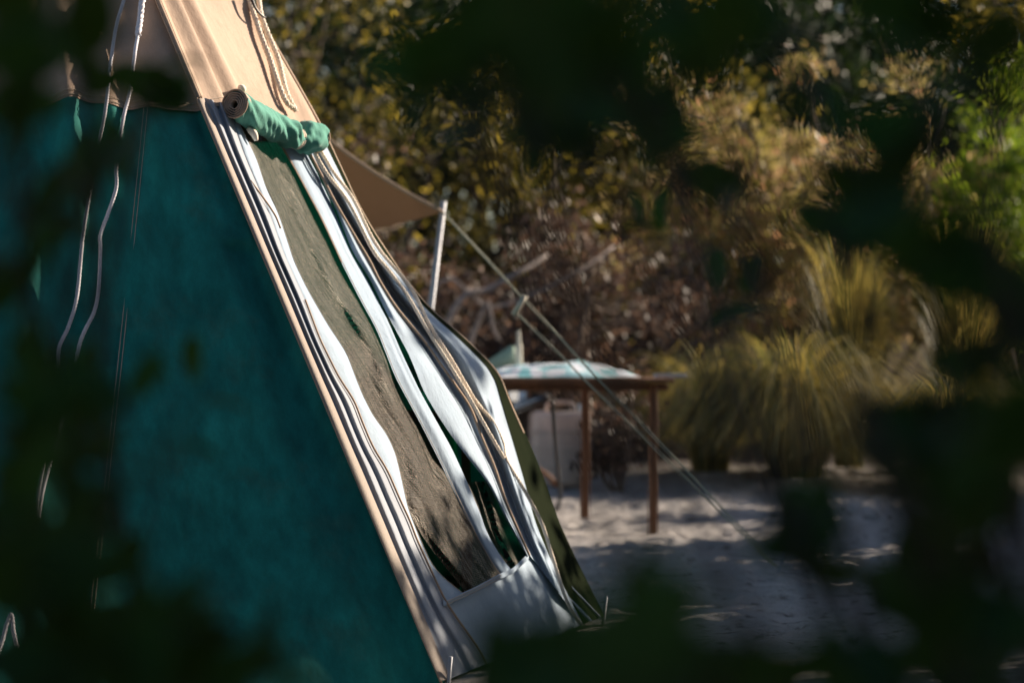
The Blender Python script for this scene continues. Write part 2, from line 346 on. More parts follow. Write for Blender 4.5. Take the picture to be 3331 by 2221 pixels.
def curve_y(pts, n=400, k=7):
    a = np.array(sorted(pts, key=lambda p: p[1]), float); y = np.linspace(a[0, 1], a[-1, 1], n); x = np.interp(y, a[:, 1], a[:, 0])
    m = max(3, n // (len(a) * 3)) | 1; xp = np.concatenate([2 * x[0] - x[m:0:-1], x, 2 * x[-1] - x[-2:-m - 2:-1]])
    x2 = np.convolve(xp, np.ones(2 * m + 1) / (2 * m + 1), 'valid')[:n]
    return lambda t: (float(np.interp(t, np.linspace(0, 1, n), x2)), float(np.interp(t, np.linspace(0, 1, n), y)))

tent = empty('canvas_tent', (C7.x, C7.y, 0), 'tall pyramid canvas tent with teal walls, tan top and rolled-up window flap', 'tent')
def ribbon(name, left, right, hf, mat, nu=12, nv=60, parent=tent, fl=lf and rf):
    cl, cr = (curve_y(left) if isinstance(left, list) else left), (curve_y(right) if isinstance(right, list) else right)
    V, UV = [], []
    for j in range(nv):
        v = j / (nv - 1); (xl, yl), (xr, yr) = cl(v), cr(v)
        for i in range(nu):
            u = i / (nu - 1); P = rf(xl + (xr - xl) * u, yl + (yr - yl) * u, hf(u, v)); V.append(P)
            UV.append((P.y * 1.05, P.z * 1.1))
    return mk(name, V, grid_faces(nu, nv), mat, parent, uv=UV)
def edge_tube(name, pts, r, mat, h=0.0, parent=tent, n=60, f=rf, sides=5):
    c = curve_y(pts) if isinstance(pts, list) else pts
    hh = h if callable(h) else (lambda v: h)
    path = [f(*c(i / (n - 1)), hh(i / (n - 1))) for i in range(n)]
    V, Fs = tube_data(path, r, sides); return mk(name, V, Fs, mat, parent)

# left (shaded, camera-facing) face -------------------------------------------------
def lface(a, z, h): return PN.lerp(PL, a).lerp(APEX, z / ZA) + NL * h
rr = np.random.default_rng(11); FOLD = [(rr.uniform(5, 26), rr.uniform(0, 6.28), rr.uniform(0.3, 1)) for _ in range(9)]
def lfold(a, z):
    top = math.exp(-max(0, ZS - z) / 0.55)
    s = sum(w * math.sin(f * a * 2 + p + 0.6 * z) for f, p, w in FOLD) / 4
    big = -0.045 * math.sin(math.pi * min(1, max(0, a))) * math.sin(math.pi * min(1, max(0, z / ZS)))
    cre = 0.010 * math.tanh((a - 0.085 - 0.02 * math.sin(2 * z)) * 60) if z < ZS * 0.75 else 0.010
    edge = min(1, a / 0.03) * min(1, (1 - a) / 0.03)
    dia = 0.006 * math.sin(9 * a + 5.0 * z) * math.sin(3 * z + 2 * a)
    return (0.026 * s * top + big + 2.2 * dia + cre + 0.005 * math.sin(34 * a - 3 * z) * top) * edge
def panel(name, cf, z0, z1, na, nz, mat, parent=tent):
    V = [cf(i / (na - 1), z0 + (z1 - z0) * j / (nz - 1)) for j in range(nz) for i in range(na)]
    return mk(name, V, grid_faces(na, nz), mat, parent)
panel('wall_panel', lambda a, z: lface(a, z, lfold(a, z)), 0.0, ZS + 0.02, 110, 110, M['teal'])
hemz = lambda a: ZS - 0.012 * math.sin(a * 7) ** 2 - 0.006 * math.sin(a * 23)
def roof_left(a, z):
    k = (z - ZS) / (ZA - ZS); zz = z + (hemz(a) - ZS) * (1 - k)
    return lface(a, zz, lfold(a, ZS) * max(0, 1 - 4 * k) * 0.8 + 0.007 + 0.005 * math.sin(a * 31) * k * (1 - k))
panel('roof_panel', roof_left, ZS, ZA * 0.985, 90, 60, M['tan'])
for dz in (0.008, 0.022):
    V, Fs = tube_data([lface(a, hemz(a) + dz, lfold(a, ZS) * 0.8 + 0.0085) for a in np.linspace(0.005, 0.99, 90)], 0.0011, 4)
    mk('hem_stitching', V, Fs, M['stitch'], tent)
def on_left(px, py, h=0.0):                           # on the folded surface itself
    P = lf(px, py); k = P.z / ZA; Q = APEX + (P - APEX) / max(1e-3, 1 - k); a = (Q - PN).dot((PL - PN)) / (PL - PN).length_squared
    return lf(px, py, lfold(a, P.z) + h)
for x0, x1 in ((471, 288), (483, 300)):
    V, Fs = tube_data([on_left(x0 + (x1 - x0) * t + 4 * math.sin(3 * t), 322 + 1720 * t, 0.0008) for t in np.linspace(0, 1, 90)], 0.0011, 4)
    mk('seam_stitching', V, Fs, M['stitch'], tent)
# overlapping seam flap under the stitching
V = []
for t in np.linspace(0, 1, 60):
    for x in (464, 490): V.append(on_left(x + (-184) * t + 4 * math.sin(3 * t), 324 + 1720 * t, 0.0004 if x < 470 else -0.001))
mk('seam_flap', V, grid_faces(2, 60), M['teal'], tent)

# remaining faces, behind -----------------------------------------------------------
for k in range(1, 6):
    P, Q = COR[k], COR[(k + 1) % 7]
    nn = face_frame(P, Q); P1 = Vector(FE[np.searchsorted(FE_Z, 0.0)]) if k == 1 else P
    def cf(a, z, P=P, Q=Q, nn=nn, k=k):
        p = (Vector([np.interp(z, FE_Z, FE[:, i]) for i in range(3)]) if k == 1 else P.lerp(APEX, z / ZA))
        q = Q.lerp(APEX, z / ZA); return p.lerp(q, a) - nn * 0.03 * math.sin(math.pi * a) * math.sin(math.pi * min(1, z / ZS))
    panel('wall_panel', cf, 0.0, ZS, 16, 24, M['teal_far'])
    panel('roof_panel', cf, ZS, ZA * 0.985, 16, 20, M['tan'])
mk('peak_cap', *tube_data([APEX + Vector((0, 0, -0.10)), APEX + Vector((0, 0, 0.0)), APEX + Vector((0, 0, 0.06))], lambda t: 0.09 - 0.06 * t, 12), M['tan'], tent)
tube('centre_pole', [C7 + Vector((0, 0, 0.0)), APEX], 0.022, M['steel'], tent, n=2, sides=10)

# right (sunlit) face ---------------------------------------------------------------
NEAR = lambda y, d=0: (510 + 0.4187 * y + d, y)
c_hem = [(742, 340), (762, 410), (797, 510), (836, 600), (880, 700), (926, 830), (993, 975), (1041, 1104), (1102, 1227), (1153, 1303), (1179, 1374), (1214, 1456), (1260, 1528), (1301, 1624),
         (1337, 1700), (1352, 1745), (1408, 1867), (1449, 1954), (1490, 2015), (1531, 2071), (1566, 2122), (1600, 2200)]
c_hem_lo = [p for p in c_hem if p[1] >= 960]
c_mesh = [(779, 404), (835, 516), (865, 608), (906, 690), (932, 771), (957, 848), (998, 935), (1066, 1053), (1128, 1145), (1173, 1267), (1214, 1354), (1255, 1405), (1286, 1471),
          (1306, 1553), (1327, 1650), (1354, 1720), (1375, 1770), (1408, 1842), (1459, 1893), (1512, 1932)]
s2l = [(886, 425), (957, 547), (1044, 710), (1110, 853), (1177, 985), (1224, 1068), (1286, 1227), (1367, 1375), (1429, 1497), (1485, 1614), (1526, 1700), (1570, 1785), (1614, 1857), (1632, 1880)]
s2r = [(965, 440), (1030, 560), (1090, 690), (1141, 822), (1189, 900), (1255, 1027), (1310, 1155), (1365, 1270), (1423, 1375), (1469, 1456), (1520, 1568), (1561, 1665), (1587, 1740), (1640, 1826), (1673, 1862)]
s3l = [(975, 440), (1036, 560), (1096, 690), (1147, 822), (1199, 900), (1262, 1027), (1332, 1155), (1380, 1277), (1439, 1374), (1500, 1461), (1582, 1563), (1602, 1597), (1648, 1694), (1716, 1811)]
s3r = [(993, 470), (1044, 567), (1085, 649), (1141, 746), (1212, 863), (1226, 900), (1286, 997), (1388, 1119), (1459, 1221), (1531, 1323), (1566, 1420), (1607, 1512), (1648, 1638), (1722, 1806)]
p4r = [(1050, 452), (1152, 660), (1203, 751), (1303, 904), (1386, 1007), (1496, 1100), (1606, 1211), (1632, 1308), (1662, 1410), (1704, 1558), (1740, 1696), (1800, 1840), (1900, 2036)]
gau = lambda x, m, s: math.exp(-((x - m) / s) ** 2)
# tan top of the right face
def tan_h(s, z):
    k = (z - ZS) / (ZA - ZS)
    return 0.004 + 0.022 * gau(s, 0.13, 0.05) - 0.012 * gau(s, 0.22, 0.05) + 0.016 * gau(s, 0.30, 0.05) * (1 - k) + 0.010 * math.sin(s * 9 + 3 * z) * s * (1 - s) + 0.018 * gau(s, 0.9, 0.06) * 0.6
panel('roof_panel', lambda s, z: Vector(SR(s, z)) + NR * tan_h(s, z) * min(1, s / 0.04 + 0.1), ZS + 0.012, ZA * 0.985, 60, 70, M['tan'])
V, Fs = join([tube_data([Vector(SR(s, ZS + dz)) + NR * (tan_h(s, ZS + dz) * min(1, s / .04 + .1) + 0.001) for s in np.linspace(0.01, 0.6, 50)], 0.0011, 4) for dz in (0.02, 0.034)])
mk('hem_stitching', V, Fs, M['stitch'], tent)
# corner binding, two strips of webbing along the near edge
ribbon('corner_binding', lambda v: NEAR(322 + 1890 * v, -3), lambda v: NEAR(318 + 1890 * v, 20 + 12 * v), lambda u, v: 0.006 + 0.006 * math.sin(math.pi * u), M['webbing'], 6, 80)
edge_tube('corner_piping', lambda v: NEAR(-60 + 2280 * v, -4), 0.0035, M['bind'], 0.004)
edge_tube('corner_piping', lambda v: NEAR(-60 + 380 * v, 12), 0.0025, M['bind'], 0.012, n=20)
ribbon('corner_binding', lambda v: NEAR(-60 + 378 * v, -2), lambda v: NEAR(-60 + 370 * v, 22), lambda u, v: 0.006 + 0.008 * math.sin(math.pi * u), M['bind'], 5, 24)
# near canvas panel with long folds
def h_p1(u, v):
    w = 0.5 + 0.5 * math.sin(7 * v)
    return 0.004 + 0.010 * gau(u, 0.26 + 0.05 * math.sin(5 * v), 0.15) - 0.004 * gau(u, 0.47, 0.10) + 0.013 * gau(u, 0.68 + 0.05 * math.sin(4 * v + 1), 0.14) * (0.6 + 0.4 * w) + 0.012 * u
curve_hem = curve_y(c_hem)
ribbon('side_panel', lambda v: NEAR(318 + 1890 * v, 19 + 12 * v), curve_hem, h_p1, M['grey'], 34, 120)
edge_tube('panel_piping', c_hem_lo, 0.0032, M['bind'], 0.021, n=80)
edge_tube('panel_piping', [(815, 588), (845, 628), (875, 669), (898, 705), (912, 742)], 0.003, M['bind'], 0.024, n=20)
# pale flange between near panel and mesh
def fl_left(v):
    x, y = curve_hem(v * 0.875); return (x - 10, y)
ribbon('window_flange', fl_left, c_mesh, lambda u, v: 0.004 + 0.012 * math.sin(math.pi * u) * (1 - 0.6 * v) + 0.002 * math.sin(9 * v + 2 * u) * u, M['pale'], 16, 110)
edge_tube('flange_stitching', c_mesh, 0.0012, M['stitch'], 0.006, n=80)
# insect mesh
mesh_l = c_mesh[:15] + [(1360, 1722), (1400, 1782), (1439, 1832), (1500, 1906), (1512, 1925)]
def h_mesh(u, v):
    return -0.005 + 0.0075 * math.sin(4 * u + 2 * math.sin(4 * v) + 1) + 0.0060 * math.sin(10 * u + 5 * v + math.sin(9 * v)) + 0.0012 * math.sin(27 * u - 17 * v) + 0.0018 * math.sin(46 * v + 11 * u)
mesh_r = [(x + 16, y) for x, y in s2l[:-1]] + [(1640, 1866)]
ribbon('insect_mesh', [(x - 10, y - 14) for x, y in mesh_l[:1]] + mesh_l, mesh_r, h_mesh, M['mesh'], 44, 150)
# second mesh strip between the two bands
ribbon('insect_mesh', [(x - 14, y) for x, y in s2r if y > 1500] , [(x + 10, y) for x, y in s3l if y > 1520], lambda u, v: -0.03 + 0.01 * math.sin(9 * u + 4 * v), M['mesh'], 14, 40)
ribbon('insect_mesh', [(x - 12, y) for x, y in s2r if y < 1300], [(x + 12, y) for x, y in s3l if y < 1300], lambda u, v: -0.03, M['mesh'], 5, 40)
# pale bands
def h_s2(u, v): return 0.001 + 0.010 * math.sin(math.pi * u * 0.8) + 0.003 * math.sin(6 * v + 5 * u) - 0.006 * v + 0.004 * gau(u, 0.75, 0.12) * math.sin(9 * v)
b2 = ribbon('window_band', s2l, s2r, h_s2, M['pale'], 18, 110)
edge_tube('band_stitching', [(x + 4, y) for x, y in s2l], 0.0012, M['stitch'], 0.006, n=80, parent=b2)
edge_tube('band_piping', [p for p in s2l if p[1] < 900], 0.0022, M['bind'], 0.004, n=40, parent=b2)
def h_s3(u, v): return 0.010 + 0.008 * gau(u, 0.35 + 0.1 * math.sin(6 * v), 0.30) - 0.020 * gau(u, 0.84, 0.12) * math.sin(math.pi * v) + 0.005 * math.sin(17 * v + 4 * u) * gau(v, 0.6, 0.2) + 0.014 * u
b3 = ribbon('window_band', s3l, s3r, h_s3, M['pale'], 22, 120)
edge_tube('band_piping', s3r, 0.0042, M['bind'], 0.028, n=90, parent=b3)
# outer panel: valley beside the piping, ridge along the ropes
def h_p4(u, v):
    return 0.010 - 0.045 * gau(u, 0.22, 0.15) * math.sin(math.pi * min(1, v * 1.1)) + 0.036 * gau(u, 0.60, 0.20) * (0.45 + 0.55 * math.sin(math.pi * v)) + 0.002 * math.sin(14 * u + 8 * v)
P4L = [(x + 2, y) for x, y in s3r]
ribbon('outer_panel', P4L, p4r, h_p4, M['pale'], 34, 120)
# narrow turned-back edge beyond it, shade painted into its colour, and its tan binding
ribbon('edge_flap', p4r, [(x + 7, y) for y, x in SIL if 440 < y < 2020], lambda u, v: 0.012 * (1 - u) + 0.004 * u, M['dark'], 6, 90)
edge_tube('edge_binding', [(x - 4, y) for y, x in SIL if 440 < y < 1420], 0.0075, M['bind'], 0.0, n=70, sides=8)
edge_tube('edge_binding', [(x - 5, y) for y, x in SIL if -600 < y < 470], 0.009, M['bind'], 0.006, n=40, sides=8)
# lower wall under the window
lowl = [(1454, 1966), (1500, 2030), (1566, 2122), (1610, 2190)]; lowtop = [(1454, 1966), (1545, 1925), (1630, 1880), (1672, 1862), (1722, 1814)]
V, nv, nu = [], 30, 40
for j in range(nv):
    t = j / (nv - 1)
    for i in range(nu):
        u = i / (nu - 1); x = 1440 + (1726 - 1440) * u; y = float(np.interp(x, [p[0] for p in lowtop], [p[1] for p in lowtop]))
        xb, yb = 1600 + (1930 - 1600) * u, 2215 - 175 * u
        V.append(rf(x + (xb - x) * t, y + (yb - y) * t, 0.002 + 0.008 * math.sin(13 * u + 2 * t) * (0.3 + t * 0.7) + 0.004 * math.sin(31 * u) * t))
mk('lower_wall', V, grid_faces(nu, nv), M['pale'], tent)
def lower_join(v):
    return (1724 + (1905 - 1724) * v, 1812 + (2045 - 1812) * v)
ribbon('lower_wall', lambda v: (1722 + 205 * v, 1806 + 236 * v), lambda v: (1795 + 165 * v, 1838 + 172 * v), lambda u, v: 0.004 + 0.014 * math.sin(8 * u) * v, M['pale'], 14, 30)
for d in (0, 9):
    edge_tube('window_hem', lambda v, d=d: (1452 + 178 * v, float(np.interp(1452 + 178 * v, [p[0] for p in lowtop], [p[1] for p in lowtop])) - 2 - d), 0.0012, M['stitch'], 0.024, n=30)
V = []
for i in range(40):
    u = i / 39; x = 1446 + (1724 - 1446) * u; y = float(np.interp(x, [p[0] for p in lowtop], [p[1] for p in lowtop]))
    for dy, h in ((-15, 0.020), (-7, 0.022), (3, 0.020)): V.append(rf(x - 4, y + dy, h))
mk('window_hem_tape', V, grid_faces(3, 40), M['pale'], tent)

# rolled-up window flap -------------------------------------------------------------
def build_roll():
    a, b = rf(764, 338, 0.06), rf(1030, 450, 0.06); ax = (b - a); L = ax.length; t = ax.normalized()
    # rolls hang a little lower at their middle
    up = Vector((0, 0, 1)); X = t.cross(up).normalized(); Y = X.cross(t).normalized()
    R0 = 0.041
    def pinch(k): return 1 - 0.42 * gau(k, 0.74, 0.045) + 0.08 * gau(k, 0.64, 0.06) + 0.22 * gau(k, 0.90, 0.12)
    def centre(k): return a + ax * k + up * (-0.020 * math.sin(math.pi * k) - 0.012 * gau(k, 0.74, 0.08))
    V, na, nk = [], 40, 90
    for j in range(nk):
        k = j / (nk - 1)
        for i in range(na):
            th = 2 * math.pi * i / na
            tw = 0.0030 * math.sin(5 * th + 26 * k + 2 * math.sin(11 * k)) + 0.0045 * math.sin(3 * th - 40 * k) * gau(k, 0.74, 0.20) + 0.0026 * math.sin(2 * th + 31 * k + 4 * math.sin(9 * k)) * gau(k, 0.4, 0.3) + 0.0016 * math.sin(7 * th + 83 * k + 3 * math.sin(17 * k))
            r = R0 * pinch(k) + tw; V.append(centre(k) + X * (r * math.cos(th)) + Y * (r * math.sin(th)))
    Fs = grid_faces(na, nk, True); Fs.append(tuple(range((nk - 1) * na, nk * na)))
    roll = mk('rolled_flap', V, Fs, M['mint'], tent)
    # spiral of layers seen in the near end
    V, Fs, n, turns = [], [], 220, 4.2
    for i in range(n):
        q = i / (n - 1); th = 2 * math.pi * turns * q; r = 0.009 + (R0 - 0.004 - 0.009) * q + 0.0006 * math.sin(7 * th)
        for rr_, dd in ((r, 0.0), (r + 0.0030, 0.0), (r + 0.0030, 0.03), (r, 0.03)):
            V.append(a + t * (dd - 0.004 + 0.002 * math.sin(3 * th)) + X * (rr_ * math.cos(th)) + Y * (rr_ * math.sin(th)))
    for i in range(n - 1):
        for c in range(4): Fs.append((i * 4 + c, i * 4 + (c + 1) % 4, (i + 1) * 4 + (c + 1) % 4, (i + 1) * 4 + c))
    sp = mk('spiral_layers', V, Fs, M['rolledge'], roll)
    ring = lambda k, rad, rr_: tube_data([centre(k) + X * (rad * math.cos(q)) + Y * (rad * math.sin(q)) for q in np.linspace(0, 2 * math.pi, 33)], rr_, 5, False)
    mk('roll_hem', *ring(0.0, R0 * pinch(0) + 0.0005, 0.0030), M['bind'], roll); mk('roll_hem', *ring(1.0, R0 * pinch(1) - 0.0005, 0.003), M['bind'], roll)
    for k in (0.725, 0.75):
        mk('tie_cord', *rope_data([centre(k) + X * (0.029 * math.cos(q)) + Y * (0.029 * math.sin(q)) for q in np.linspace(0, 6.1, 18)], 0.0045, 0.018), M['ropew'], roll)
build_roll()
# small leather toggles
for (x0, y0, x1, y1, w) in ((806, 418, 834, 458, 0.008), (775, 286, 790, 300, 0.009)):
    p, q = rf(x0, y0, 0.03), rf(x1, y1, 0.035); V, Fs = tube_data(smooth_path([p, p.lerp(q, .5) + NR * 0.006, q], 9), lambda t, w=w: w * (0.45 + 0.9 * math.sin(math.pi * (0.15 + 0.75 * t))), 8)
    mk('toggle', V, Fs, M['ropew'], tent)
# ropes on the sunlit face
def rf_path(pts, h): return [rf(x, y, h) for x, y in pts]
mk('tie_rope', *rope_data(rf_path([(806, -80), (812, 0), (834, 70), (850, 118), (878, 190), (905, 270), (930, 330), (952, 352)], 0.024), 0.0085, 0.040), M['ropew'], tent)
mk('tie_rope', *rope_data(rf_path([(836, -60), (846, 30), (858, 75), (880, 130), (908, 200), (932, 300), (962, 362)], 0.026), 0.0085, 0.040), M['ropew'], tent)
mk('tie_rope', *rope_data(rf_path([(1008, 465), (1060, 560), (1136, 662), (1212, 812), (1265, 880), (1326, 962), (1395, 1080), (1459, 1180), (1531, 1300), (1570, 1370), (1610, 1440), (1640, 1490)], 0.045), 0.0058, 0.032), M['ropew'], tent)
mk('tie_rope', *rope_data(rf_path([(1028, 465), (1085, 560), (1150, 650), (1226, 800), (1335, 935), (1400, 1060), (1470, 1172), (1545, 1300), (1602, 1370), (1636, 1440), (1648, 1497), (1700, 1584), (1760, 1696), (1790, 1786), (1842, 1949), (1898, 2051)], 0.043), 0.0058, 0.032), M['ropew'], tent)
V, Fs = tube_data(smooth_path([rf(x, y, 0.045) for x, y in ((812, -20), (830, 25), (850, 50), (864, 58))], 14), lambda t: 0.006 - 0.003 * t, 6); mk('buckle', V, Fs, M['black'], tent)
# ropes hanging on the shaded face
def lf_path(pts, h=0.016): return [on_left(x, y, h) for x, y in pts]
mk('hanging_rope', *rope_data(lf_path([(425, -90), (403, 0), (378, 87), (360, 204), (352, 286), (339, 383), (310, 520), (291, 633), (268, 780), (265, 810), (250, 968), (224, 1060), (194, 1127), (189, 1188), (180, 1300), (150, 1480), (128, 1600), (121, 1684)]), 0.0055, 0.028), M['rope'], tent)
mk('hanging_rope', *rope_data(lf_path([(480, -90), (462, 0), (449, 112), (439, 173), (423, 296), (403, 378), (385, 490), (378, 551), (378, 612), (352, 694), (327, 765), (327, 810), (321, 938), (306, 1014), (276, 1075), (255, 1135), (220, 1300), (165, 1500), (140, 1600), (126, 1686)]), 0.0055, 0.028), M['rope'], tent)
mk('rope_splice', *rope_data(lf_path([(482, -60), (463, 5), (456, 60), (449, 115)], 0.017), 0.0095, 0.05), M['rope'], tent)
mk('hanging_rope', *rope_data(lf_path([(-30, 2180), (5, 2090), (22, 2030), (36, 2000), (42, 2050), (58, 2120), (80, 2170), (92, 2221), (98, 2300)], 0.014), 0.0055, 0.028), M['rope'], tent)
# pegs at the tent's corners
for c in COR:
    o = (c - C7).normalized(); V, Fs = tube_data([c + o * 0.02 + Vector((0, 0, 0.07)), c + o * 0.0 + Vector((0, 0, -0.1))], 0.006, 6); mk('tent_peg', V, Fs, M['steel'], tent)

# cupboard added inside the tent, standing in for the glowing far wall --------------------------------
cab = empty('added_cupboard', (-0.42, 8.05, 0), 'added green cupboard with brown frame, standing in for the glowing far wall', 'cupboard')
cx, cy = -0.42, 8.05
for dx in (-0.27, 0.27):
    for dy in (-0.16, 0.16): mk('post', *box_data((cx + dx, cy + dy, 0.36), 0.03, 0.03, 0.72, 0, 0.004), M['wood'], cab)
for z in (0.10, 0.36, 0.66): mk('added_shelf', *box_data((cx, cy, z), 0.50, 0.285, 0.02, 0, 0.003), M['wood'], cab)
for z, hh in ((0.235, 0.22), (0.52, 0.24)):
    for dx in (-0.125, 0.125): mk('glow_block', *box_data((cx + dx, cy, z), 0.225, 0.25, hh, 0, 0.03), M['wallglow'], cab)

# ------------------------------------------------------------------ awning behind the tent
corner = ray(1440, 690, 10.0)
aw = empty('tarp_awning', (corner.x, corner.y, 0), 'brown tarp awning on a thin metal pole behind the tent', 'awning')
P1, P2 = ray(820, 230, 9.9), ray(900, 745, 12.2); P3 = Vector((-2.3, 12.0, 2.0))
V, n = [], 24
for j in range(n):
    for i in range(n):
        u, v = i / (n - 1), j / (n - 1); p = corner.lerp(P1, u).lerp(P2.lerp(P3, u), v)
        V.append(p + Vector((0, 0, -0.10 * math.sin(math.pi * u) * math.sin(math.pi * v) - 0.05 * math.sin(math.pi * u) * (1 - v) - 0.05 * (1 - u) * math.sin(math.pi * v))))
tarp = mk('tarp', V, grid_faces(n, n), M['brown'], aw)
edge = [V[i] for i in range(n)]; mk('tarp_hem', *tube_data(edge, 0.007, 6), M['bind'], tarp)
top = ray(1443, 655, 10.02); foot = Vector((top.x - 0.18, 10.05, 0)); tube('pole', [foot, top], 0.0125, M['steel'], aw, n=2, sides=10)
tube('pole', [Vector((P2.x, P2.y, gz(P2.x, P2.y))), P2 + Vector((0, 0, 0.03))], 0.0125, M['steel'], aw, n=2, sides=10)
tube('pole', [Vector((P3.x, P3.y, 0)), P3 + Vector((0, 0, 0.03))], 0.0125, M['steel'], aw, n=2, sides=10)
tube('pole', [Vector((P1.x, P1.y, 0)), P1 + Vector((0, 0, 0.03))], 0.0125, M['steel'], aw, n=2, sides=10)
peg = Vector(((2535 - CX) / F * 9.5, 9.5, 0.02)); tens = corner.lerp(peg, 0.252)
mk('guy_rope', *rope_data([corner, corner.lerp(peg, 0.5) + Vector((0, 0, -0.008)), peg], 0.0042, 0.05), M['guy'], aw)
off = Vector((-0.022, -0.004, -0.034))
mk('guy_rope', *rope_data([tens + off * 1.6, tens.lerp(peg, 0.5) + off * 0.9, peg + Vector((-0.02, 0, 0.01))], 0.0042, 0.05), M['guy'], aw)
mk('tensioner', *tube_data([tens + off * 2.0, tens + off * 0.8, tens - off * 0.3], lambda t: 0.012 - 0.002 * t, 8), M['whitewood'], aw)
mk('guy_peg', *tube_data([peg + Vector((0.02, 0, 0.06)), peg + Vector((-0.04, 0, -0.15))], 0.007, 6), M['steel'], aw)

# ------------------------------------------------------------------ table and what stands on and round it
fr_, rr_ = Vector((0.67, 11.5, 0)), Vector((0.375, 12.4, 0)); ud = (fr_ - rr_).normalized(); wd = Vector((ud.y, -ud.x, 0))     # wd: along the table, leftwards
if wd.x > 0: wd = -wd
tab = empty('folding_table', tuple(fr_), 'brown wooden trestle table with square legs on the sand', 'table')
rz = math.atan2(wd.y, wd.x); mid = (fr_ + rr_) / 2 + wd * 0.62
for i in range(7):
    q = mid + ud * (-0.48 + 0.16 * i); mk('plank', *box_data((q.x, q.y, 0.735 + 0.002 * (i % 2)), 1.40, 0.152, 0.022, rz, 0.003), M['wood'], tab)
for sgn in (-1, 1):
    q = mid + ud * sgn * 0.46; mk('apron', *box_data((q.x, q.y, 0.703), 1.40, 0.022, 0.036, rz, 0.002), M['wood'], tab)
for base in (fr_, rr_, fr_ + wd * 1.28, rr_ + wd * 1.28):
    g0 = gz(base.x, base.y) - 0.03; mk('leg', *box_data((base.x, base.y, (0.72 + g0) / 2), 0.036, 0.036, 0.72 - g0, rz, 0.004), M['wood'], tab)
q = fr_ - wd * 0.08 + ud * 0.02; mk('end_rail', *box_data((q.x + 0.0, q.y, 0.757), 0.16, 0.03, 0.018, rz, 0.003), M['steel'], tab)

def cloth():
    V, nu, nv = [], 50, 30; c = fr_ + wd * 0.42 - ud * 0.25
    for j in range(nv):
        for i in range(nu):
            u, v = i / (nu - 1) - .5, j / (nv - 1) - .5
            hgt = 0.062 * gau(u, -0.14, 0.22) * gau(v, 0, 0.45) + 0.030 * gau(u, 0.22, 0.18) + 0.012 * math.sin(17 * u + 5 * v) * gau(v, 0, .4) + 0.008 * math.sin(31 * v + 9 * u)
            e = 1 - max(abs(u), abs(v)) * 2
            p = c + wd * (u * 0.74) + ud * (v * 0.5); V.append(Vector((p.x, p.y, 0.752 + max(0.0, hgt + 0.006) * min(1, e * 6))))
    o = mk('beach_towel', V, grid_faces(nu, nv), M['cloth']); tag(o, 'crumpled turquoise and white patterned towel on the wooden table', 'towel')
cloth()
# pale green folding stove with side wind shield
sc_ = ray(1600, 1180, 11.9); st = empty('camp_stove', (sc_.x, sc_.y, 0.75), 'pale green folding camp stove with slanted wind shield on the table', 'stove')
def prism(pts2, depth):                                  # triangle in x-z, thickness along y
    n = len(pts2); V = [Vector((x, 0, z)) for x, z in pts2] + [Vector((x, depth, z)) for x, z in pts2]
    return V, [tuple(range(n))[::-1], tuple(range(n, 2 * n))] + [(i, (i + 1) % n, (i + 1) % n + n, i + n) for i in range(n)]
V, Fs = prism([(-0.10, 0.0), (0.115, 0.0), (0.115, 0.125), (0.09, 0.13)], 0.006); mk('wind_shield', [v + Vector((sc_.x, sc_.y, 0.772)) for v in V], Fs, M['sage'], st)
V, Fs = prism([(-0.10, 0.0), (0.115, 0.0), (0.115, 0.125), (0.09, 0.13)], 0.006); mk('wind_shield', [v + Vector((sc_.x, sc_.y + 0.26, 0.772)) for v in V], Fs, M['sage'], st)
mk('stove_tray', *box_data((sc_.x, sc_.y + 0.13, 0.761), 0.26, 0.30, 0.02, 0, 0.004), M['black'], st)
mk('stove_lid', *box_data((sc_.x, sc_.y + 0.30, 0.785), 0.24, 0.012, 0.03, 0, 0.003), M['sage'], st)
pc = ray(1688, 1180, 11.8); po = tube('gas_riser', [Vector((pc.x, pc.y, 0.745)), Vector((pc.x, pc.y, 0.93)), Vector((pc.x - 0.002, pc.y, 0.975))], lambda t: 0.017 if t < 0.72 else 0.010, M['whitewood'], None, n=12, sides=10)
tag(po, 'slim cream post standing upright beside the stove on the table', 'post')
pl = ray(1745, 1180, 11.75)
dish = empty('enamel_dish', (pl.x, pl.y, 0.747), 'shallow white enamel dish with black rim on the table', 'dish')
prof = [(0.001, 0.006), (0.075, 0.006), (0.105, 0.028), (0.110, 0.030), (0.108, 0.024), (0.078, 0.0), (0.001, 0.0)]
V = [Vector((pl.x + r * math.cos(q), pl.y + r * math.sin(q), 0.748 + z)) for r, z in prof for q in np.linspace(0, 2 * math.pi, 28, endpoint=False)]
mk('bowl', V, grid_faces(28, len(prof), True), M['white'], dish)
mk('rim', *tube_data([Vector((pl.x + 0.11 * math.cos(q), pl.y + 0.11 * math.sin(q), 0.778)) for q in np.linspace(0, 2 * math.pi, 33)], 0.003, 5, False), M['black'], dish)

